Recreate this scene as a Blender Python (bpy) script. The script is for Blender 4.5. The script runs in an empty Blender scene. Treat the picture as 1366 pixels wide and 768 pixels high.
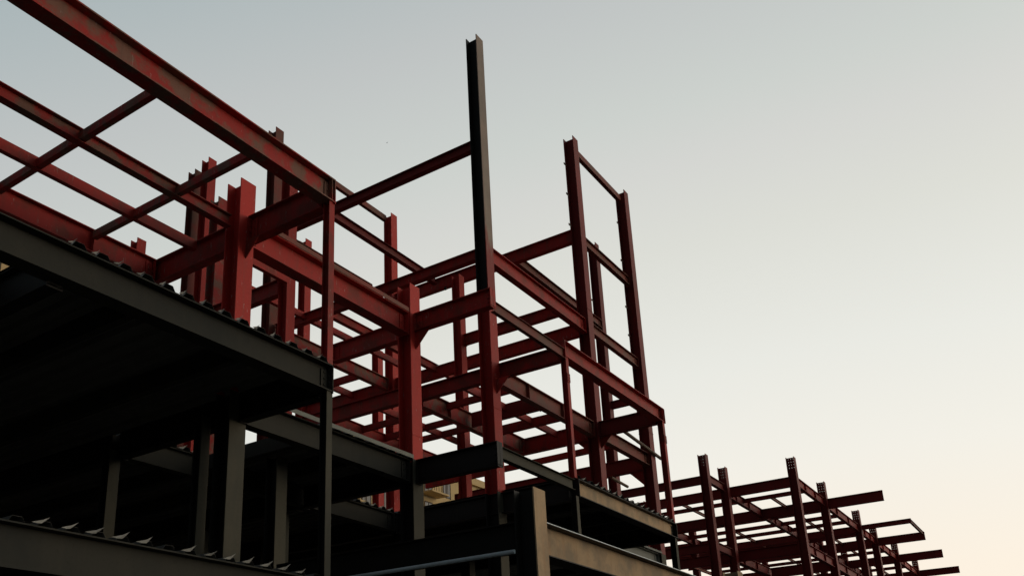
import bpy, bmesh, math, random
from mathutils import Vector, Matrix
random.seed(7)
D = bpy.data
sc = bpy.context.scene
COL = sc.collection
H = 1.6                     # eye height above the ground; levels below are given from the eye
L1, L2, L3, L4, L5, L6 = 2.36, 5.76, 9.16, 12.56, 15.96, 19.1

# ------------------------------------------------------------------ materials
def nodes(m):
    m.use_nodes = True
    nt = m.node_tree
    for n in list(nt.nodes): nt.nodes.remove(n)
    out = nt.nodes.new('ShaderNodeOutputMaterial')
    b = nt.nodes.new('ShaderNodeBsdfPrincipled')
    nt.links.new(b.outputs[0], out.inputs[0])
    return nt, b

def paint(name, base, second, third=None, rough=0.62, scale=1.6, amount=0.5, edge=(0.42, 0.66), chips=None, streak=0.35, bump=0.15, spec=0.25, zmix=None):
    """weathered coating: base colour broken by large patches, fine grime and vertical streaks"""
    m = D.materials.new(name)
    nt, b = nodes(m)
    N, Lk = nt.nodes, nt.links
    geo = N.new('ShaderNodeNewGeometry')
    oi = N.new('ShaderNodeObjectInfo')
    add = N.new('ShaderNodeVectorMath'); add.operation = 'ADD'
    mul = N.new('ShaderNodeVectorMath'); mul.operation = 'SCALE'; mul.inputs[3].default_value = 37.0
    comb = N.new('ShaderNodeCombineXYZ')
    for i in range(3): Lk.new(oi.outputs['Random'], comb.inputs[i])
    Lk.new(comb.outputs[0], mul.inputs[0])
    Lk.new(geo.outputs['Position'], add.inputs[0]); Lk.new(mul.outputs[0], add.inputs[1])
    def noise(sc_, det=4, vec=None, rgh=0.6):
        n = N.new('ShaderNodeTexNoise'); n.inputs['Scale'].default_value = sc_
        n.inputs['Detail'].default_value = det; n.inputs['Roughness'].default_value = rgh
        Lk.new(vec or add.outputs[0], n.inputs['Vector']); return n.outputs['Fac']
    def ramp(f, a, c):
        r = N.new('ShaderNodeMapRange'); r.inputs[1].default_value = a; r.inputs[2].default_value = c
        r.clamp = True; Lk.new(f, r.inputs[0]); return r.outputs[0]
    def mix(f, a, c):
        x = N.new('ShaderNodeMix'); x.data_type = 'RGBA'
        if isinstance(f, float): x.inputs[0].default_value = f
        else: Lk.new(f, x.inputs[0])
        for s, v in ((6, a), (7, c)):
            if isinstance(v, tuple): x.inputs[s].default_value = (*v, 1)
            else: Lk.new(v, x.inputs[s])
        return x.outputs[2]
    def times(f, k):
        x = N.new('ShaderNodeMath'); x.operation = 'MULTIPLY'; x.inputs[1].default_value = k
        Lk.new(f, x.inputs[0]); return x.outputs[0]
    c = mix(times(ramp(noise(scale), *edge), amount), base, second)
    sv = N.new('ShaderNodeVectorMath'); sv.operation = 'MULTIPLY'; sv.inputs[1].default_value = (9, 9, 0.7)
    Lk.new(add.outputs[0], sv.inputs[0])
    c = mix(times(ramp(noise(1.0, 5, sv.outputs[0]), 0.5, 0.78), streak), c, third or second)
    c = mix(times(ramp(noise(22, 3), 0.55, 0.8), 0.35), c, tuple(v * 0.45 for v in base))
    if chips:
        sv2 = N.new('ShaderNodeVectorMath'); sv2.operation = 'MULTIPLY'; sv2.inputs[1].default_value = (16, 16, 3.2)
        Lk.new(add.outputs[0], sv2.inputs[0])
        c = mix(times(ramp(noise(1.0, 6, sv2.outputs[0], 0.75), 0.62, 0.67), 0.8), c, chips)
    if zmix:                                         # ragged lower edge of the unpainted length
        sx = N.new('ShaderNodeSeparateXYZ'); Lk.new(geo.outputs['Position'], sx.inputs[0])
        sv3 = N.new('ShaderNodeVectorMath'); sv3.operation = 'MULTIPLY'; sv3.inputs[1].default_value = (7, 7, 1.3)
        Lk.new(add.outputs[0], sv3.inputs[0])
        ma = N.new('ShaderNodeMath'); ma.operation = 'MULTIPLY_ADD'; ma.inputs[1].default_value = 3.2
        Lk.new(noise(1.0, 5, sv3.outputs[0]), ma.inputs[0]); Lk.new(sx.outputs['Z'], ma.inputs[2])
        c = mix(ramp(ma.outputs[0], zmix[0] + 1.3, zmix[0] + 2.1), zmix[1], c)
    # each piece of steel is a little lighter or darker than the next
    hs = N.new('ShaderNodeHueSaturation')
    mr = N.new('ShaderNodeMapRange'); mr.inputs[3].default_value = 0.78; mr.inputs[4].default_value = 1.15
    Lk.new(oi.outputs['Random'], mr.inputs[0]); Lk.new(mr.outputs[0], hs.inputs['Value']); Lk.new(c, hs.inputs['Color'])
    Lk.new(hs.outputs[0], b.inputs['Base Color'])
    b.inputs['Roughness'].default_value = rough
    b.inputs['Specular IOR Level'].default_value = spec
    bp = N.new('ShaderNodeBump'); bp.inputs['Strength'].default_value = bump; bp.inputs['Distance'].default_value = 0.01
    Lk.new(noise(14, 5), bp.inputs['Height']); Lk.new(bp.outputs[0], b.inputs['Normal'])
    return m

RED = paint('red_primer', (0.47, 0.030, 0.023), (0.24, 0.042, 0.028), (0.17, 0.075, 0.05), chips=(0.42, 0.30, 0.26), scale=2.2, amount=0.85, edge=(0.46, 0.62))
REDC = paint('red_primer_columns', (0.58, 0.036, 0.026), (0.42, 0.036, 0.028), (0.25, 0.09, 0.06), chips=(0.55, 0.45, 0.42), scale=0.9)
WORN = paint('worn_red_primer', (0.46, 0.032, 0.026), (0.25, 0.115, 0.08), (0.13, 0.08, 0.06), chips=(0.44, 0.36, 0.32), scale=2.6, amount=1.0, streak=0.6, edge=(0.45, 0.57))
BROWN = paint('faded_brown_primer', (0.27, 0.050, 0.034), (0.18, 0.078, 0.052), (0.2, 0.12, 0.085), scale=1.6, amount=0.9, edge=(0.44, 0.58))
BARE = paint('bare_dark_steel', (0.50, 0.38, 0.30), (0.33, 0.27, 0.22), (0.42, 0.10, 0.07), scale=1.0, amount=0.8, rough=0.6, zmix=(14.1, (0.40, 0.045, 0.034)))
DARK = paint('painted_shade_steel', (0.020, 0.020, 0.019), (0.030, 0.026, 0.022), (0.04, 0.028, 0.02), scale=1.5, rough=0.6)  # near-black that paints shade onto webs, back flanges and girders
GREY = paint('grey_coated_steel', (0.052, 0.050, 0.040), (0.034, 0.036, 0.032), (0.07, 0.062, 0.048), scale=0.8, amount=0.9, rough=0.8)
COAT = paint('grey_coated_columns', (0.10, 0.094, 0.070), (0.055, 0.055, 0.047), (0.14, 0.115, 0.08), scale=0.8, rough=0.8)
TAN = paint('tan_coated_steel', (0.60, 0.42, 0.25), (0.36, 0.28, 0.19), (0.50, 0.29, 0.16), scale=1.6, amount=0.9, streak=0.7, rough=0.8, edge=(0.44, 0.62))
MAROON = paint('dark_maroon_primer', (0.26, 0.022, 0.020), (0.17, 0.03, 0.022), (0.14, 0.07, 0.04), scale=0.8)
DECKM = paint('galvanised_deck', (0.15, 0.15, 0.14), (0.09, 0.09, 0.085), (0.19, 0.185, 0.17), scale=0.7, rough=0.5, spec=0.5)
TABM = paint('bent_sheet_offcuts', (0.52, 0.52, 0.48), (0.38, 0.38, 0.35), (0.5, 0.5, 0.46), scale=2, rough=0.45, spec=0.5)
TRIM = paint('grey_edge_sheet', (0.22, 0.23, 0.20), (0.17, 0.18, 0.16), (0.28, 0.27, 0.22), scale=2, rough=0.6)
PIPE = paint('galvanised_pipe', (0.74, 0.86, 0.90), (0.6, 0.72, 0.76), (0.5, 0.5, 0.5), scale=3, rough=0.35, spec=0.6)
CONC = paint('grey_concrete', (0.16, 0.155, 0.145), (0.12, 0.12, 0.11), (0.2, 0.19, 0.17), scale=0.5, rough=0.9)
CREAM = paint('cream_render', (0.88, 0.64, 0.32), (0.78, 0.57, 0.30), (0.45, 0.36, 0.25), scale=0.15, rough=0.9)
RAIL = paint('brown_rail', (0.16, 0.10, 0.06), (0.1, 0.07, 0.05), scale=1)
GLASS = paint('window_glass', (0.05, 0.055, 0.06), (0.03, 0.035, 0.04), scale=0.3, rough=0.12, bump=0.0, spec=0.6)
FEATHER = paint('dark_feathers', (0.03, 0.03, 0.032), (0.02, 0.02, 0.02), scale=9)

# ------------------------------------------------------------------ mesh helpers
class MB:
    def __init__(s): s.bm = bmesh.new()
    def box(s, x0, x1, y0, y1, z0, z1):
        x0, x1 = sorted((x0, x1)); y0, y1 = sorted((y0, y1)); z0, z1 = sorted((z0, z1))
        v = [s.bm.verts.new(p) for p in ((x0, y0, z0), (x1, y0, z0), (x1, y1, z0), (x0, y1, z0), (x0, y0, z1), (x1, y0, z1), (x1, y1, z1), (x0, y1, z1))]
        for f in ((0, 3, 2, 1), (4, 5, 6, 7), (0, 1, 5, 4), (1, 2, 6, 5), (2, 3, 7, 6), (3, 0, 4, 7)):
            s.bm.faces.new([v[i] for i in f])
        return s
    def prism(s, pts, off):
        a = [s.bm.verts.new(p) for p in pts]; b = [s.bm.verts.new(Vector(p) + Vector(off)) for p in pts]
        s.bm.faces.new(a[::-1]); s.bm.faces.new(b)
        for i in range(len(a)):
            j = (i + 1) % len(a); s.bm.faces.new((a[i], a[j], b[j], b[i]))
        return s
    def tube(s, p, q, r, n=10):
        p, q = Vector(p), Vector(q); d = (q - p).normalized()
        u = d.cross(Vector((0, 0, 1)) if abs(d.z) < .9 else Vector((1, 0, 0))).normalized(); w = d.cross(u)
        ra = [s.bm.verts.new(p + (u * math.cos(t) + w * math.sin(t)) * r) for t in [2 * math.pi * k / n for k in range(n)]]
        rb = [s.bm.verts.new(v.co + (q - p)) for v in ra]
        for i in range(n):
            j = (i + 1) % n; s.bm.faces.new((ra[i], ra[j], rb[j], rb[i]))
        s.bm.faces.new(ra[::-1]); s.bm.faces.new(rb)
        return s
    def build(s, name, mat, parent=None, bevel=0.0):
        """world-placed mesh whose origin sits at its lowest near corner"""
        bm = s.bm
        bmesh.ops.recalc_face_normals(bm, faces=bm.faces)
        o = Vector((min(v.co.x for v in bm.verts), min(v.co.y for v in bm.verts), min(v.co.z for v in bm.verts)))
        bmesh.ops.translate(bm, verts=bm.verts, vec=-o)
        me = D.meshes.new(name); bm.to_mesh(me); bm.free()
        me.materials.append(mat)
        ob = D.objects.new(name, me); COL.objects.link(ob)
        ob.location = o + Vector((0, 0, H))
        if parent is not None:
            ob.parent = parent
            ob.location = o + Vector((0, 0, H)) - world_of(parent)
        if bevel:
            md = ob.modifiers.new('edge', 'BEVEL'); md.width = bevel; md.segments = 1
        return ob

def world_of(o):
    p = Vector(o.location)
    while o.parent: o = o.parent; p += Vector(o.location)
    return p

def tag(o, label=None, cat=None, group=None, kind=None):
    for k, v in (('label', label), ('category', cat), ('group', group), ('kind', kind)):
        if v: o[k] = v
    return o

def empty(name, loc, label, cat, group=None):
    e = D.objects.new(name, None); COL.objects.link(e); e.location = loc
    e.empty_display_size = 0.5
    return tag(e, label, cat, group)

FB_ = None
def ibeam(mb, ax, a, b, c, zt, d, w, tf=0.016, tw=0.012, stiff=()):
    """I section along X (ax 0) or Y (ax 1); c is the web's place across, zt the top of the top flange"""
    def bx(l0, l1, c0, c1, z0, z1):
        if ax == 0: mb.box(l0, l1, c0, c1, z0, z1)
        else: mb.box(c0, c1, l0, l1, z0, z1)
    bx(a, b, c - w / 2, c + w / 2, zt - tf, zt)
    bx(a, b, c - w / 2, c + w / 2, zt - d, zt - d + tf)
    bx(a, b, c - tw / 2, c + tw / 2, zt - d + tf, zt - tf)
    for s in stiff:
        bx(s - .006, s + .006, c - w / 2 + .01, c - tw / 2, zt - d + tf, zt - tf)
        bx(s - .006, s + .006, c + tw / 2, c + w / 2 - .01, zt - d + tf, zt - tf)

def end_plates(mb, ax, a, b, c, zt, d, w):
    for e, s in ((a, 1), (b, -1)):
        def bx(l0, l1, c0, c1, z0, z1):
            if ax == 0: mb.box(l0, l1, c0, c1, z0, z1)
            else: mb.box(c0, c1, l0, l1, z0, z1)
        bx(e, e + s * .018, c - w / 2 - .004, c + w / 2 + .004, zt - d - .025, zt - .02)
        for i in (-1, 1):
            for k in range(4):
                z = zt - .07 - (d - .14) * k / 3
                bx(e + s * .018, e + s * .036, c + i * .055 - .013, c + i * .055 + .013, z - .013, z + .013)
        # shear cleat on the web, bolted
        bx(e + s * .03, e + s * .17, c - .024, c - .0065, zt - d + .07, zt - .07)
        for k in range(3):
            z = zt - .12 - (d - .24) * k / 2
            bx(e + s * .09, e + s * .116, c - .042, c - .024, z - .013, z + .013)

def beam(kind, par, ax, a, b, c, zt, d, w=None, mat=None, stiff=(), label=None, tf=None):
    mb = MB(); w = w or (0.2 if d > .3 else 0.12)
    if d > .3 and par is not FB_: end_plates(mb, ax, a, b, c, zt, d, w)
    if kind == 'purlin' and par is not FB_:          # rolled channel, its flat back towards the street corner
        def bx(l0, l1, c0, c1, z0, z1):
            if ax == 0: mb.box(l0, l1, c0, c1, z0, z1)
            else: mb.box(c0, c1, l0, l1, z0, z1)
        bx(a, b, c - w / 2, c - w / 2 + .008, zt - d, zt)
        bx(a, b, c - w / 2 + .008, c + w / 2, zt - .010, zt)
        bx(a, b, c - w / 2 + .008, c + w / 2, zt - d, zt - d + .010)
    else:
        ibeam(mb, ax, a, b, c, zt, d, w, tf or (0.018 if d > .3 else .010), .012 if d > .3 else .008, stiff)
    o = mb.build(kind, mat or RED, par)
    if label: o['label'] = label
    return o

def hcol(mb, x, y, z0, z1, w=.36, d=.36, tf=.022, tw=.014, only=None):
    """H section standing up: flanges face the street (-Y) and the back, web between them"""
    if only == 'web': e = .002; mb.box(x - tw / 2 - .002, x + tw / 2 + .002, y - d / 2 + tf, y + d / 2 - tf, z0 + e, z1 - .001); mb.box(x - w / 2, x + w / 2, y + d / 2 - tf, y + d / 2, z0, z1); return mb
    mb.box(x - w / 2, x + w / 2, y - d / 2, y - d / 2 + tf, z0, z1)
    if only == 'flanges': return mb
    mb.box(x - w / 2, x + w / 2, y + d / 2 - tf, y + d / 2, z0, z1)
    if only != 'flanges': mb.box(x - tw / 2, x + tw / 2, y - d / 2 + tf, y + d / 2 - tf, z0, z1)
    return mb

def splice(mb, x, y, z, w=.36, d=.36):
    for sy in (-1, 1):
        ya = y + sy * (d / 2 + .002)
        mb.box(x - w / 2 + .03, x + w / 2 - .03, ya, ya + sy * .012, z - .22, z + .22)
        for i in (-1, 1):
            for k in (-.16, -.08, .08, .16):
                mb.box(x + i * .1 - .013, x + i * .1 + .013, ya + sy * .012, ya + sy * .026, z + k - .013, z + k + .013)

def cap_edge(mb, x, y, z, w=.36, d=.36):
    """erection seam: a thin weld ridge round the flanges"""
    mb.box(x - w / 2 - .006, x + w / 2 + .006, y - d / 2 - .008, y - d / 2 - .001, z - .012, z + .012)
    mb.box(x - w / 2 - .006, x + w / 2 + .006, y + d / 2 + .001, y + d / 2 + .008, z - .012, z + .012)

# ================================================================== near building
NB = empty('steel_frame_building', (10, 11, 0), 'unfinished red steel frame building with dark deck floors and tall bare columns, nearest the street', 'building', None)
G0 = -H
def column(x, y, ztop, size=.36, red_from=L2, mat=None, rows=(), label=None, seams=(), parent=NB, bare_from=None, base=G0):
    mb = hcol(MB(), x, y, max(red_from, base), bare_from or ztop, size, size)
    for s in seams: cap_edge(mb, x, y, s, size, size)
    o = mb.build('column', mat or REDC, parent)
    if label: o['label'] = label
    if bare_from:
        t = hcol(MB(), x, y, bare_from, ztop, size * .985, size * .985, only='flanges').build('upper_shaft', BARE, o)
        hcol(MB(), x, y, bare_from, ztop, size * .985, size * .985, only='web').build('upper_web', DARK, o)  # shaded side of the shaft, its darkness put into the colour
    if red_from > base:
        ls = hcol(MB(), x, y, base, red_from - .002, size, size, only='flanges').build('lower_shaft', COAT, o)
        hcol(MB(), x, y, base, red_from - .002, size, size, only='web').build('lower_web', DARK, o)  # web and back flange painted as if in shade
    for z in rows:                                   # short erection lugs welded to the back flange
        m3 = MB(); m3.box(x - size / 2 - .17, x - size / 2 - .002, y + size / 2 - .05, y + size / 2 - .03, z - .03, z + .035)
        m3.build('climbing_lug', BARE, o)
    return o

P0 = column(10.0, 11.18, 9.88)
P2 = column(15.07, 11.18, 9.88, seams=(L2 + .55,))
P3 = column(18.45, 11.18, 15.96 + 3.25, bare_from=10.9, seams=(7.9,), label='tallest column, its upper shaft bare dark steel')
P4 = column(24.38, 11.18, 19.3, rows=(18.25, 17.1, 15.95), seams=(12.9,), mat=MAROON)
P5 = column(28.45, 11.18, 19.35, rows=(18.0, 16.45, 14.6, 13.5, 12.4), seams=(9.9,), mat=MAROON)
P3_ = None
C_e = column(15.07, 15.0, 14.4, .30)
C_b = column(15.07, 17.75, 14.75, .34, mat=WORN)
C_c = column(15.07, 21.3, 14.75, .32)
C_d = column(18.45, 19.08, 19.7, mat=BROWN)
C_a2 = column(18.45, 22.38, 19.95)
C_a1 = column(18.45, 23.08, 19.75, mat=BROWN)
C_h = column(24.38, 18.88, 19.3)
C_f = column(24.38, 23.28, 19.8)
C_g = column(28.5, 22.85, 16.2, .34)
C_i = column(22.8, 14.88, 14.7, .30)
C_j = column(31.45, 13.8, 19.5, .34, rows=(16.9, 15.3), mat=MAROON)

# ---- storey-high posts under the tips of the cantilevers
def post(x, zt, z0, mat, w=.14, d=.16, only=None):
    mb = hcol(MB(), x, 9.0 + d / 2 + .02, z0, zt, w, d, .011, .008, only)
    return mb
def corner_post(x, parent, w=.13, d=.14, bolts=True):
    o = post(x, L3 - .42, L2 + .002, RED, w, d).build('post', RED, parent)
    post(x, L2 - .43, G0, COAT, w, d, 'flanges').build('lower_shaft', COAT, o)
    post(x, L2 - .43, G0, COAT, w, d, 'web').build('lower_web', DARK, o)  # shade on the post's web side, by colour
    if not bolts: return
    m = MB()                                          # bolted end plates
    for z in (L3 - .95,):
        m.box(x - w / 2 - .005, x + w / 2 + .005, 9.005, 9.018, z - .11, z + .11)
        for i in (-1, 1):
            for k in (-.07, 0, .07): m.box(x + i * .035 - .011, x + i * .035 + .011, 8.993, 9.006, z + k - .011, z + k + .011)
    m.build('splice_plate', RED, o)
corner_post(10.06, NB, bolts=False)
corner_post(18.45, NB)
corner_post(24.38, NB, .15, .16)

# ---- level 3 (open red grid)
fx = 9.1
beam('girder', NB, 0, 1.5, 10.12, fx + .02, L3, .45, .25, WORN, stiff=(10.05,), tf=.024)
beam('girder', NB, 0, 15.18, 18.4, 9.06, 8.93, .25, .1, BROWN)
beam('girder', NB, 0, 18.35, 24.5, fx + .02, L3, .42, .24, RED, stiff=(24.4,))
beam('girder', NB, 0, 0.5, 9.8, 11.25, L3, .235, .15, WORN, stiff=(6.8, 8.63), tf=.014)
beam('girder', NB, 0, 10.2, 14.88, 11.18, L3, .52, .28, RED)
MB().box(10.2, 14.95, 11.02, 11.03, L3 + .002, L3 + .10).build('edge_angle', BROWN, NB)
beam('girder', NB, 0, 18.65, 24.19, 11.18, L3, .46, .2, BROWN, stiff=(20.3, 22.25))
beam('girder', NB, 0, 24.58, 28.26, 11.18, L3, .42, .2, BROWN)
beam('purlin', NB, 0, 0.5, 10.0, 12.40, L3 - .012, .2, .1, RED)
beam('purlin', NB, 0, 18.8, 24.2, 12.40, L3 - .012, .2, .1, RED)
beam('girder', NB, 0, 18.65, 24.3, 16.86, L4, .28, .16, RED)
beam('girder', NB, 0, 24.55, 28.3, 16.86, L4, .24, .14, RED)
beam('girder', NB, 0, 18.65, 24.19, 18.98, L4 - .002, .44, .2, WORN)
beam('purlin', NB, 0, 15.25, 24.2, 17.68, L4, .2, .12, RED)
beam('girder', NB, 0, 0.5, 10.0, 13.62, L3, .46, .2, RED, stiff=(6.8, 8.63))
beam('girder', NB, 0, 18.8, 24.2, 13.62, L3 - .004, .48, .2, WORN, stiff=(20.15, 22.3))
beam('purlin', NB, 0, 18.6, 24.2, 15.16, L3 - .012, .18, .1, RED)
beam('girder', NB, 0, 18.4, 24.2, 16.68, L3 - .006, .36, .16, RED)
for xe in (6.72, 8.58):
    beam('purlin', NB, 1, 9.24, 13.52, xe + .05, L3 - .045, .15, .1, WORN)
beam('girder', NB, 1, 9.2, 10.98, 10.1, L3 - .003, .50, .2, RED)
beam('girder', NB, 1, 11.38, 13.7, 10.1, L3 - .003, .50, .2, RED)
beam('girder', NB, 1, 8.98, 10.98, 15.09, L3 - .003, .42, .2, RED)
beam('girder', NB, 1, 11.38, 13.52, 15.22, L3 - .003, .44, .2, RED)
beam('girder', NB, 1, 9.2, 13.5, 18.69, L3 - .003, .38, .2, RED)
beam('girder', NB, 1, 13.74, 18.9, 18.45, L3 - .003, .42, .2, RED)
beam('girder', NB, 1, 9.2, 10.98, 24.34, L3 - .003, .46, .2, MAROON)
beam('girder', NB, 1, 11.38, 18.68, 24.32, L3 - .003, .50, .2, RED)
beam('girder', NB, 1, 11.38, 19.0, 28.45, L3 - .003, .50, .2, MAROON)
for xe, d, y0, y1 in ((20.05, .18, 11.3, 18.9), (21.15, .42, 11.3, 13.5), (21.1, .18, 13.75, 18.9),
                      (21.95, .18, 13.75, 18.9), (22.65, .28, 11.3, 13.5), (26.3, .2, 11.3, 18.9)):
    beam('purlin', NB, 1, y0, y1, xe + .06, L3 - .02, d, .12, RED if d < .3 else MAROON)
# knee plates under the cantilevers
def knee(par, x, y, z, s, sy):
    MB().prism([(x - .008, y, z), (x - .008, y + sy * s, z), (x - .008, y + sy * s * .85, z - s * .12), (x - .008, y, z - s)], (.016, 0, 0)).build('knee_plate', RED, par)
knee(P2, 15.07, 10.998, L3 - .43, .42, -1)
knee(P0, 10.0, 10.998, L3 - .51, .35, -1)
knee(P4, 24.38, 10.998, L3 - .47, .35, -1)
knee(P5, 28.45, 11.362, L3 - .51, .55, 1)
knee(P4, 24.38, 11.362, L3 - .51, .40, 1)
knee(P3, 18.45, 10.998, L3 - .47, .40, -1)

# ---- stair frame round the inner column and level 4
zl = 11.36
beam('purlin', NB, 0, 13.7, 14.92, 14.9, zl, .2, .12, RED)
beam('girder', NB, 1, 15.15, 18.6, 15.0, zl, .42, .2, RED)
beam('girder', NB, 0, 15.2, 18.35, 14.98, L4, .42, .2, BROWN)
beam('girder', NB, 0, 18.65, 24.19, 11.18, L4, .46, .2, RED)
beam('girder', NB, 0, 24.58, 28.26, 11.18, L4 + .05, .34, .16, BROWN)
beam('girder', NB, 1, 11.38, 18.88, 18.55, L4 - .035, .30, .2, RED)
beam('girder', NB, 1, 11.3, 14.72, 22.85, L4 - .003, .34, .2, RED)
beam('girder', NB, 1, 11.38, 18.68, 24.42, L4 - .003, .42, .2, RED)
beam('girder', NB, 1, 12.6, 13.66, 31.5, L4, .3, .16, MAROON)
beam('girder', NB, 1, 19.08, 23.08, 24.42, L4 - .003, .5, .2, RED)
beam('purlin', NB, 1, 19.08, 22.2, 23.05, L4 - .02, .25, .12, RED)
beam('purlin', NB, 0, 18.6, 25.6, 20.75, L4 - .02, .24, .12, RED)
# ---- level 5
beam('girder', NB, 1, 11.38, 18.88, 18.55, L5 - .04, .30, .2, MAROON)
beam('girder', NB, 1, 11.38, 18.68, 24.46, L5 - .02, .46, .2, RED)
beam('girder', NB, 0, 18.5, 24.3, 16.82, L5, .3, .18, MAROON)
beam('girder', NB, 0, 24.5, 31.3, 13.72, L5, .34, .18, BROWN)
beam('girder', NB, 0, 24.58, 28.26, 11.2, L5 - .2, .32, .16, BROWN)
MB().box(24.33, 24.39, 16.4, 16.46, L5 - .60, L5 - .48).build('hanger_lug', DARK, NB)
# ---- top ties
beam('purlin', NB, 0, 24.58, 28.26, 11.2, L6, .22, .14, BROWN)
beam('purlin', NB, 0, 18.65, 24.19, 19.0, L6 + .15, .22, .14, BROWN)

# ---- level 2 framing
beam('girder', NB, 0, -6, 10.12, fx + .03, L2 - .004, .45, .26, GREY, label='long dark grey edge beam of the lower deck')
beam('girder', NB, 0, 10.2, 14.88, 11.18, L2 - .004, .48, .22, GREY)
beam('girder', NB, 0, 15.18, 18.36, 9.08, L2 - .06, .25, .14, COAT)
tg = beam('girder', NB, 0, 18.54, 24.48, fx + .03, L2 - .004, .41, .26, DARK, label='pale tan edge beam under the right hand deck')  # flange shade painted dark; only the web panel keeps the tan
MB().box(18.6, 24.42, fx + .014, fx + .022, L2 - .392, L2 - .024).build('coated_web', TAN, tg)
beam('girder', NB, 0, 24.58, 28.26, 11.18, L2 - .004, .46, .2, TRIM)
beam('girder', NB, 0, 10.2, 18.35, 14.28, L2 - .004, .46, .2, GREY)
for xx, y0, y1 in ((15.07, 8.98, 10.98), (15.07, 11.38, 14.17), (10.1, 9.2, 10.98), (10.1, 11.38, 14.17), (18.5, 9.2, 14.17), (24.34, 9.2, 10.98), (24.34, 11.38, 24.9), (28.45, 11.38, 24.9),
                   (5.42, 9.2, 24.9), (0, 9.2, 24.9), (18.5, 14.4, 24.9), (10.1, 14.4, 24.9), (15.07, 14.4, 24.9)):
    beam('girder', NB, 1, y0, y1, xx, L2 - .008, .5, .2, DARK)  # blackness of the unlit girder sides comes from the colour
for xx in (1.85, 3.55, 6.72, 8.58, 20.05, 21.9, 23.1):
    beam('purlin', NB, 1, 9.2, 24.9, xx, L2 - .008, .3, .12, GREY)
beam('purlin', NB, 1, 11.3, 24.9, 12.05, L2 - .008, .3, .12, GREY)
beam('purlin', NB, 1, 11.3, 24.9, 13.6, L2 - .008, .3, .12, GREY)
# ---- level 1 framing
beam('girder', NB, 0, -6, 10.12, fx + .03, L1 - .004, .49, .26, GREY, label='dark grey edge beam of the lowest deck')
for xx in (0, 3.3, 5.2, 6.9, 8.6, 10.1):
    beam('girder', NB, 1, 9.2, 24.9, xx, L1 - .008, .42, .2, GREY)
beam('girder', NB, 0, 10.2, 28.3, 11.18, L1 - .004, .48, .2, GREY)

# ---- profiled steel decks
def deck(x0, x1, y0, y1, z, holes=(), label=None, tab=1.0):
    p = .333; hgt = .07
    def strip(mb, xa, xb, ya, yb):
        bm = mb.bm; prof = []
        k = math.floor(xa / p); x = k * p
        while x < xb:
            for dx, dz in ((0, 0), (.13, 0), (.175, hgt), (.288, hgt)):
                if xa <= x + dx <= xb: prof.append((x + dx, z + dz))
            x += p
        if prof[0][0] > xa + .002: prof.insert(0, (xa, prof[0][1]))
        if prof[-1][0] < xb - .002: prof.append((xb, prof[-1][1]))
        t = .0015
        ra = [bm.verts.new((a, ya, b)) for a, b in prof]; rb = [bm.verts.new((a, yb, b)) for a, b in prof]
        ta = [bm.verts.new((a, ya, b + t)) for a, b in prof]; tb = [bm.verts.new((a, yb, b + t)) for a, b in prof]
        for i in range(len(ra) - 1):
            bm.faces.new((ra[i], ra[i + 1], rb[i + 1], rb[i]))
            bm.faces.new((ta[i], tb[i], tb[i + 1], ta[i + 1]))
            bm.faces.new((ra[i], ta[i], ta[i + 1], ra[i + 1]))
            bm.faces.new((rb[i], rb[i + 1], tb[i + 1], tb[i]))
    mb = MB()
    if holes:
        hx0, hx1, hy0, hy1 = holes
        strip(mb, hx1, x1, y0, y1); strip(mb, x0, hx1 - .004, hy1, y1)
        if hx0 > x0: strip(mb, x0, hx0, y0, hy1)
    else: strip(mb, x0, x1, y0, y1)
    o = mb.build('floor_deck', DECKM, NB)
    if label: o['label'] = label
    # crumpled closure tabs folded up at the open ends of the ribs
    rnd = random.Random(int(x0 * 7 + z * 13)); ty = y0 - (.11 if abs(y0 - 9.06) < .02 else .012)
    x = math.ceil(x0 / p) * p
    while x < x1 - .25:
        a = x + .10 + rnd.uniform(-.012, .012); top = (hgt + rnd.uniform(.005, .03)) * (.55 + .45 * tab)
        u = lambda q: q * tab * rnd.uniform(.8, 1.15)
        if rnd.random() > .12 and x > (holes[1] if holes else 1.5):
            m = MB()
            m.prism([(a - u(.11), ty, z + .01), (a - .02, ty, z + .006), (a + u(.03), ty, z + .012), (a + u(.085), ty - .04 + rnd.uniform(-.02, .01), z + top), (a + u(.02), ty - .02, z + top * .55)], (0, .004, 0))
            m.build('end_closure', TABM, o)
        x += p
    return o
deck(-6, 10.08, 9.0, 24.9, L2, holes=(-6, 5.3, 9.0, 10.75), tab=.5)
deck(12.1, 15.0, 11.02, 24.9, L2)
deck(10.1, 12.09, 14.15, 24.9, L2 + .001)
deck(15.01, 18.5, 14.15, 24.9, L2 + .002)
deck(18.5, 24.42, 8.99, 24.9, L2, tab=.9)
deck(24.5, 28.4, 11.02, 24.9, L2)
deck(-6, 10.08, 9.06, 24.9, L1)
deck(10.1, 28.4, 11.02, 24.9, L1)
MB().box(10.9, 14.9, 10.985, 10.995, L2 + .002, L2 + .085).build('edge_angle', TRIM, NB)
MB().box(24.6, 28.3, 10.985, 10.995, L2 + .002, L2 + .06).build('edge_angle', TRIM, NB)
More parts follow.
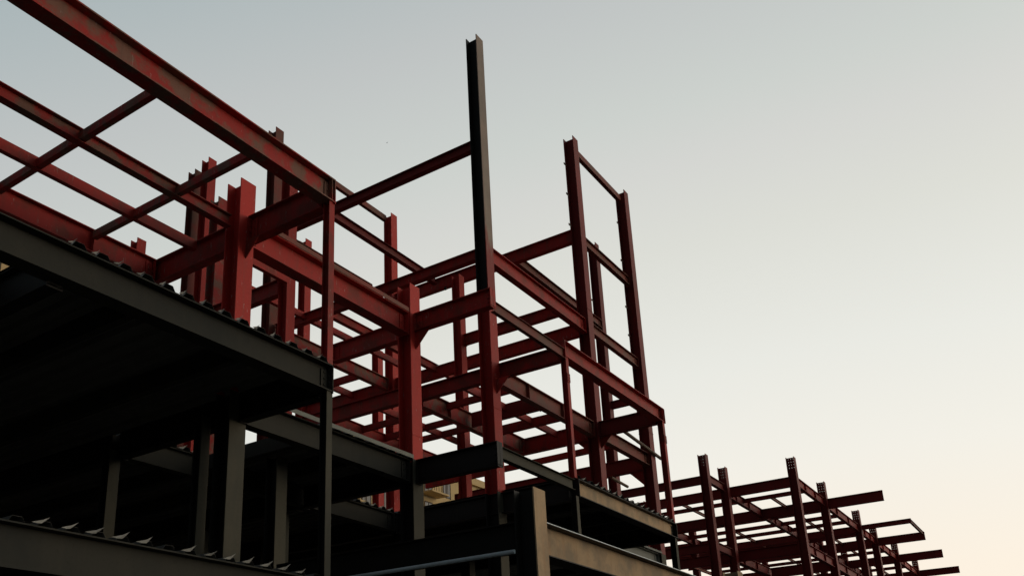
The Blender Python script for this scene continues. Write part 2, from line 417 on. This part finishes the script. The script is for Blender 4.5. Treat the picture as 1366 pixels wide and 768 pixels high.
# rear wall of the lower storeys and the ground-floor columns
MB().box(-6, 28.4, 25.0, 25.3, G0, L2 - .1).build('rear_wall', CONC, NB)
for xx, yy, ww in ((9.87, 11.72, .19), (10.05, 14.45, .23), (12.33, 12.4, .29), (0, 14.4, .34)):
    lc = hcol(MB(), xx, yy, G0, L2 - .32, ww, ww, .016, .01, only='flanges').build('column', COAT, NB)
    hcol(MB(), xx, yy, G0, L2 - .32, ww, ww, .016, .01, only='web').build('web', DARK, lc)  # shaded web side, painted dark

# ================================================================== street-side annex (its tan column and beam)
AX = empty('entrance_canopy_frame', (12, 6.7, 0), 'low tan steel canopy frame standing in front of the red frame building', 'steel frame')
ac = hcol(MB(), 12.1, 6.73, G0, 3.72, .36, .36, only='flanges').build('column', TAN, AX)
hcol(MB(), 12.1, 6.73, G0, 3.72, .36, .36, only='web').build('web', DARK, ac)  # painted shade behind the tan front flange
ag = beam('girder', AX, 0, 12.3, 21.5, 6.76, 3.25, .52, .32, DARK, tf=.016)  # dark colour paints the shade under the flanges; tan web laid over
MB().box(12.32, 21.48, 6.744, 6.752, 2.748, 3.232).build('coated_web', TAN, ag)
beam('girder', AX, 1, 6.92, 12.0, 12.1, 3.25, .46, .2, DARK)  # side face in painted shade
beam('girder', AX, 1, 6.84, 10.9, 16.8, 3.24, .46, .2, GREY)
hcol(MB(), 21.6, 6.73, G0, 3.72, .36, .36).build('column', TAN, AX)
o = MB().box(12.2, 21.4, 6.594, 6.598, 3.240, 3.252).build('edge_angle', PIPE, AX)
pp = MB().tube((11.86, 6.9, 2.76), (11.86, 12.2, 2.76), .034, 12).build('pipe', PIPE)
tag(pp, 'long pale galvanised pipe fixed level along the dark side of the tan canopy frame', 'pipe')
bar = MB().tube((25.3, 10.93, 9.35), (28.95, 10.93, 9.10), .055, 8).build('steel_bar', RAIL)
tag(bar, 'long loose brown bar lying on the beam between the two right hand tall columns', 'bar')
bar2 = MB().tube((24.7, 10.92, 7.50), (25.85, 10.92, 7.46), .045, 8).build('steel_bar', RAIL)
tag(bar2, 'short loose brown bar stub low behind the tan edge beam beside the thick column', 'bar')

# ================================================================== far frame
FB = FB_ = empty('steel_frame_building', (60, 12, 0), 'second dark red steel frame farther down the street with row of stub beams jutting right', 'building')
def far_column(x, y, top, w=.40, holes=True):  # H section
    mb = MB(); tf = .022
    z1 = top - .60 if holes else top
    mb.box(x - w / 2, x + w / 2, y - w / 2, y - w / 2 + tf, G0, top)
    mb.box(x - w / 2, x + w / 2, y + w / 2 - tf, y + w / 2, G0, top)
    ya, yb = y - w / 2 + tf, y + w / 2 - tf
    mb.box(x - .008, x + .008, ya, yb, G0, z1)
    if holes:                                        # web end drilled with a grid of bolt holes
        nz, ny, hs = 4, 3, .022
        zs = [z1 + .60 * (k + .5) / nz for k in range(nz)]
        cur = z1
        for zc in zs:
            mb.box(x - .008, x + .008, ya, yb, cur, zc - hs / 2)
            yc = ya
            for j in range(ny):
                hy = ya + (yb - ya) * (j + .5) / ny
                mb.box(x - .008, x + .008, yc, hy - hs / 2, zc - hs / 2, zc + hs / 2); yc = hy + hs / 2
            mb.box(x - .008, x + .008, yc, yb, zc - hs / 2, zc + hs / 2)
            cur = zc + hs / 2
        mb.box(x - .008, x + .008, ya, yb, cur, top - .002)
    return mb.build('column', MAROON, FB)
FX = [47.1, 53.1, 61.6, 66.5, 74.0, 82.6]
for x in FX: far_column(x, 11.0, 13.5)
far_column(43.7, 14.35, 13.5); far_column(46.6, 14.35, 13.5)
for x in (66.6, 74.0, 82.6): far_column(x, 14.5, 13.5)
for x in (43.7, 50.2, 58.2, 66.5, 74.0): far_column(x, 20.4, 13.4, holes=False)
Z4 = L4
for zz, k in ((Z4, 0), (L3, 1)):
    for a, b in zip(FX[:-1], FX[1:]):
        beam('girder', FB, 0, a + .2, b - .2, 11.0, zz, .46, .2, RED if k == 0 else MAROON, stiff=tuple(a + (b - a) * t for t in (.33, .66)))
    beam('girder', FB, 0, 43.9, 46.4, 14.35, zz, .4, .2, MAROON)
    for a, b in zip([46.6] + FX[1:-1], FX[1:]):
        beam('girder', FB, 0, a + .01, b - .01, 14.5, zz, .46, .2, MAROON, stiff=tuple(a + (b - a) * t for t in (.33, .66)))
        if k == 0: beam('girder', FB, 0, a + .01, b - .01, 20.4, zz, .46, .2, MAROON)
    beam('girder', FB, 1, 14.56, 24, 44.1, zz - .003, .42, .2, MAROON)
    beam('girder', FB, 1, 11.2, 24 if k == 0 else 17.5, 47.25, zz - .003, .52, .2, MAROON)
    for x, d in zip(FX[1:], (.56, .28, .52, .56, .52)):
        if k == 0: beam('girder', FB, 1, 8.0, 10.8, x + .2, zz - .003, d, .2, MAROON)
        beam('girder', FB, 1, 11.2, 24 if k == 0 else 14.4, x + .2, zz - .003, max(d, .45), .2, MAROON)
    for x in (50.1, 55.3, 57.4, 59.5, 64.0, 69.0, 71.2, 76.5, 79.2):
        if k == 0 or x in (57.4, 71.2):
            beam('purlin', FB, 1, 11.1, 24 if k == 0 else 17.4, x, zz - .02, .22, .12, MAROON)
    for yy in ((13.05, 17.4) if k == 0 else (17.4,)):
        beam('purlin', FB, 0, 48.0 if yy > 14 else 50.2, 82.4, yy, zz - .04, .16, .1, BROWN)
beam('purlin', FB, 0, 61.9, 66.6, 8.08, Z4 - .01, .22, .12, BROWN)

# ================================================================== apartment houses behind
def apartment(x0, x1, y0, y1, zt, label, floors):
    A = empty('apartment_building', (x0, y0, 0), label, 'building')
    fh = (zt + H) / floors
    MB().box(x0, x1, y0, y1, G0, zt).build('wall', CREAM, A)
    m = MB(); m.box(x0 - .3, x1 + .3, y0 - .35, y0 - .002, zt - .5, zt + .25); m.box(x0 - .3, x1 + .3, y0, y1 + .3, zt + .002, zt + .25)
    m.build('roof', CREAM, A)
    n = max(2, int((x1 - x0) / 3.1)); w = (x1 - x0) / n
    for f in range(1, floors):
        z = G0 + f * fh
        for i in range(n):
            xc = x0 + (i + .5) * w
            wd = MB().box(xc - .6, xc + .6, y0 - .03, y0 - .005, z + .3, z + 2.3).build('window', GLASS, A)
            fr = MB()
            for xx in (xc - .66, xc - .03, xc + .6): fr.box(xx, xx + .06, y0 - .06, y0 - .031, z + .24, z + 2.36)
            fr.box(xc - .66, xc + .66, y0 - .07, y0 - .062, z + 2.3, z + 2.38); fr.build('frame', RAIL, wd)
            if i % 2 == 0:
                b = MB().box(xc - 1.4, xc + 1.4, y0 - 1.5, y0 - .08, z - .15, z).build('balcony', CREAM, A)
                r = MB(); k = xc - 1.35
                while k < xc + 1.4: r.box(k - .02, k + .02, y0 - 1.47, y0 - 1.43, z, z + 1.0); k += .37
                r.box(xc - 1.38, xc + 1.38, y0 - 1.48, y0 - 1.42, z + 1.0, z + 1.06); r.build('railing', RAIL, b)
    return A
apartment(15, 31, 52, 64, 31.5, 'cream apartment building glimpsed through the deck opening at far left', 10)
apartment(56, 81, 50, 62, 26.2, 'golden lit cream apartment building behind the middle of the red frame', 9)


# a bird far off in the sky
bm_ = MB()
bm_.prism([(-.08, 0, 0), (.0, .01, .03), (.09, 0, .01), (.0, -.02, -.03)], (0, .04, 0))
bird = bm_.build('bird', FEATHER)
w_ = MB(); w_.prism([(0, 0, 0), (.05, .01, .0), (.01, .15, .06), (-.02, .13, .055)], (0, 0, .01)); w_.prism([(0, 0, 0), (.05, -.01, 0), (.01, -.15, .06), (-.02, -.13, .055)], (0, 0, .01))
wb = w_.build('wing', FEATHER)
tag(bird, 'tiny dark bird in the empty sky left of the tallest column', 'bird')
dr = Vector((0.6357, 0.4960, 0.5915)).normalized() * 130
bird.location = dr + Vector((0, 0, H))
wb.parent = bird; wb.location = (.06, -.13, .02)

# ================================================================== ground
g = MB(); g.box(-900, 900, -900, 900, G0 - .5, G0)
gm = paint('dusty_soil', (0.022, 0.021, 0.020), (0.016, 0.016, 0.015), (0.03, 0.028, 0.025), scale=.3, rough=.95)
tag(g.build('ground', gm), kind='structure')

# ================================================================== light
SUN_AZ, SUN_EL = -50, 5
w = D.worlds.new('World'); sc.world = w; w.use_nodes = True
nt = w.node_tree; N, Lk = nt.nodes, nt.links
for n in list(N): N.remove(n)
out = N.new('ShaderNodeOutputWorld'); bg = N.new('ShaderNodeBackground'); Lk.new(bg.outputs[0], out.inputs[0])
tc = N.new('ShaderNodeTexCoord')
dot = N.new('ShaderNodeVectorMath'); dot.operation = 'DOT_PRODUCT'; dot.inputs[1].default_value = (.341, .061, -.492)
nrm = N.new('ShaderNodeVectorMath'); nrm.operation = 'NORMALIZE'
Lk.new(tc.outputs['Generated'], nrm.inputs[0]); Lk.new(nrm.outputs[0], dot.inputs[0])
mr = N.new('ShaderNodeMapRange'); mr.inputs[1].default_value = -.649; mr.inputs[2].default_value = 1 - .649; Lk.new(dot.outputs['Value'], mr.inputs[0])
cr = N.new('ShaderNodeValToRGB'); Lk.new(mr.outputs[0], cr.inputs[0])
stops = [(0, (.08, .09, .10)), (.34, (.055, .065, .07)), (.43, (.28, .33, .34)), (.484, (.405, .468, .482)), (.56, (.522, .548, .546)), (.63, (.605, .635, .608)), (.665, (.66, .668, .64)), (.713, (.716, .723, .672)), (.79, (.815, .818, .765)), (.85, (.89, .865, .79)), (.918, (.972, .875, .745))]
el = cr.color_ramp.elements
while len(el) > 1: el.remove(el[0])
el[0].position = stops[0][0]; el[0].color = (*stops[0][1], 1)
for t, c in stops[1:]:
    e = el.new(t); e.color = (*c, 1)
sky = N.new('ShaderNodeTexSky'); sky.sky_type = 'NISHITA'; sky.sun_disc = False
sky.sun_elevation = math.radians(SUN_EL); sky.sun_rotation = math.radians(90 - SUN_AZ); sky.dust_density = 4
# warm glow added round the low sun, out of view, to brighten street-facing faces
ga, ge = math.radians(SUN_AZ), math.radians(12)
gd = N.new('ShaderNodeVectorMath'); gd.operation = 'DOT_PRODUCT'; gd.inputs[1].default_value = (math.cos(ga) * math.cos(ge), math.sin(ga) * math.cos(ge), math.sin(ge))
Lk.new(nrm.outputs[0], gd.inputs[0])
gm_ = N.new('ShaderNodeMath'); gm_.operation = 'MAXIMUM'; gm_.inputs[1].default_value = 0; Lk.new(gd.outputs['Value'], gm_.inputs[0])
gp = N.new('ShaderNodeMath'); gp.operation = 'POWER'; gp.inputs[1].default_value = 10; Lk.new(gm_.outputs[0], gp.inputs[0])
gl = N.new('ShaderNodeVectorMath'); gl.operation = 'SCALE'; gl.inputs[0].default_value = (1.0, 0.78, 0.53); Lk.new(gp.outputs[0], gl.inputs['Scale'])
ad = N.new('ShaderNodeVectorMath'); ad.operation = 'ADD'; Lk.new(gl.outputs[0], ad.inputs[0]); Lk.new(cr.outputs[0], ad.inputs[1])
ms = N.new('ShaderNodeMix'); ms.data_type = 'RGBA'; ms.blend_type = 'ADD'; ms.inputs[0].default_value = .002
Lk.new(ad.outputs[0], ms.inputs[6]); Lk.new(sky.outputs[0], ms.inputs[7])
Lk.new(ms.outputs[2], bg.inputs[0]); bg.inputs[1].default_value = 1.0
s = D.lights.new('Sun', 'SUN'); s.energy = 0.14; s.angle = math.radians(6.0); s.color = (1, .72, .42)
so = D.objects.new('Sun', s); COL.objects.link(so)
a, e_ = math.radians(SUN_AZ), math.radians(SUN_EL)
sd = Vector((math.cos(a) * math.cos(e_), math.sin(a) * math.cos(e_), math.sin(e_)))
so.rotation_euler = sd.to_track_quat('Z', 'Y').to_euler(); so.location = (0, 0, 60)

# ================================================================== camera
cam = D.cameras.new('Camera'); co = D.objects.new('Camera', cam); COL.objects.link(co); sc.camera = co
f_, px_, py_ = 1232.905, 582.03, 581.90
cam.sensor_fit = 'HORIZONTAL'; cam.sensor_width = 36; cam.lens = f_ / 1366 * 36
cam.shift_x = (683 - px_) / 1366; cam.shift_y = (py_ - 384) / 1366
cam.clip_end = 3000; cam.clip_start = .1
R = Matrix(((0.57880277, -0.81508911, -0.02484146), (0.24671286, 0.20406588, -0.94735942), (0.77725164, 0.54220555, 0.31920687)))
M = (R.transposed() @ Matrix.Diagonal((1, -1, -1))).to_4x4(); M.translation = Vector((0, 0, H))
co.matrix_world = M
vs = sc.view_settings; vs.view_transform = 'Standard'; vs.look = 'None'; vs.exposure = 0; vs.gamma = 1; vs.use_curve_mapping = False

sc.cycles.max_bounces = 4; sc.cycles.diffuse_bounces = 1; sc.cycles.glossy_bounces = 2
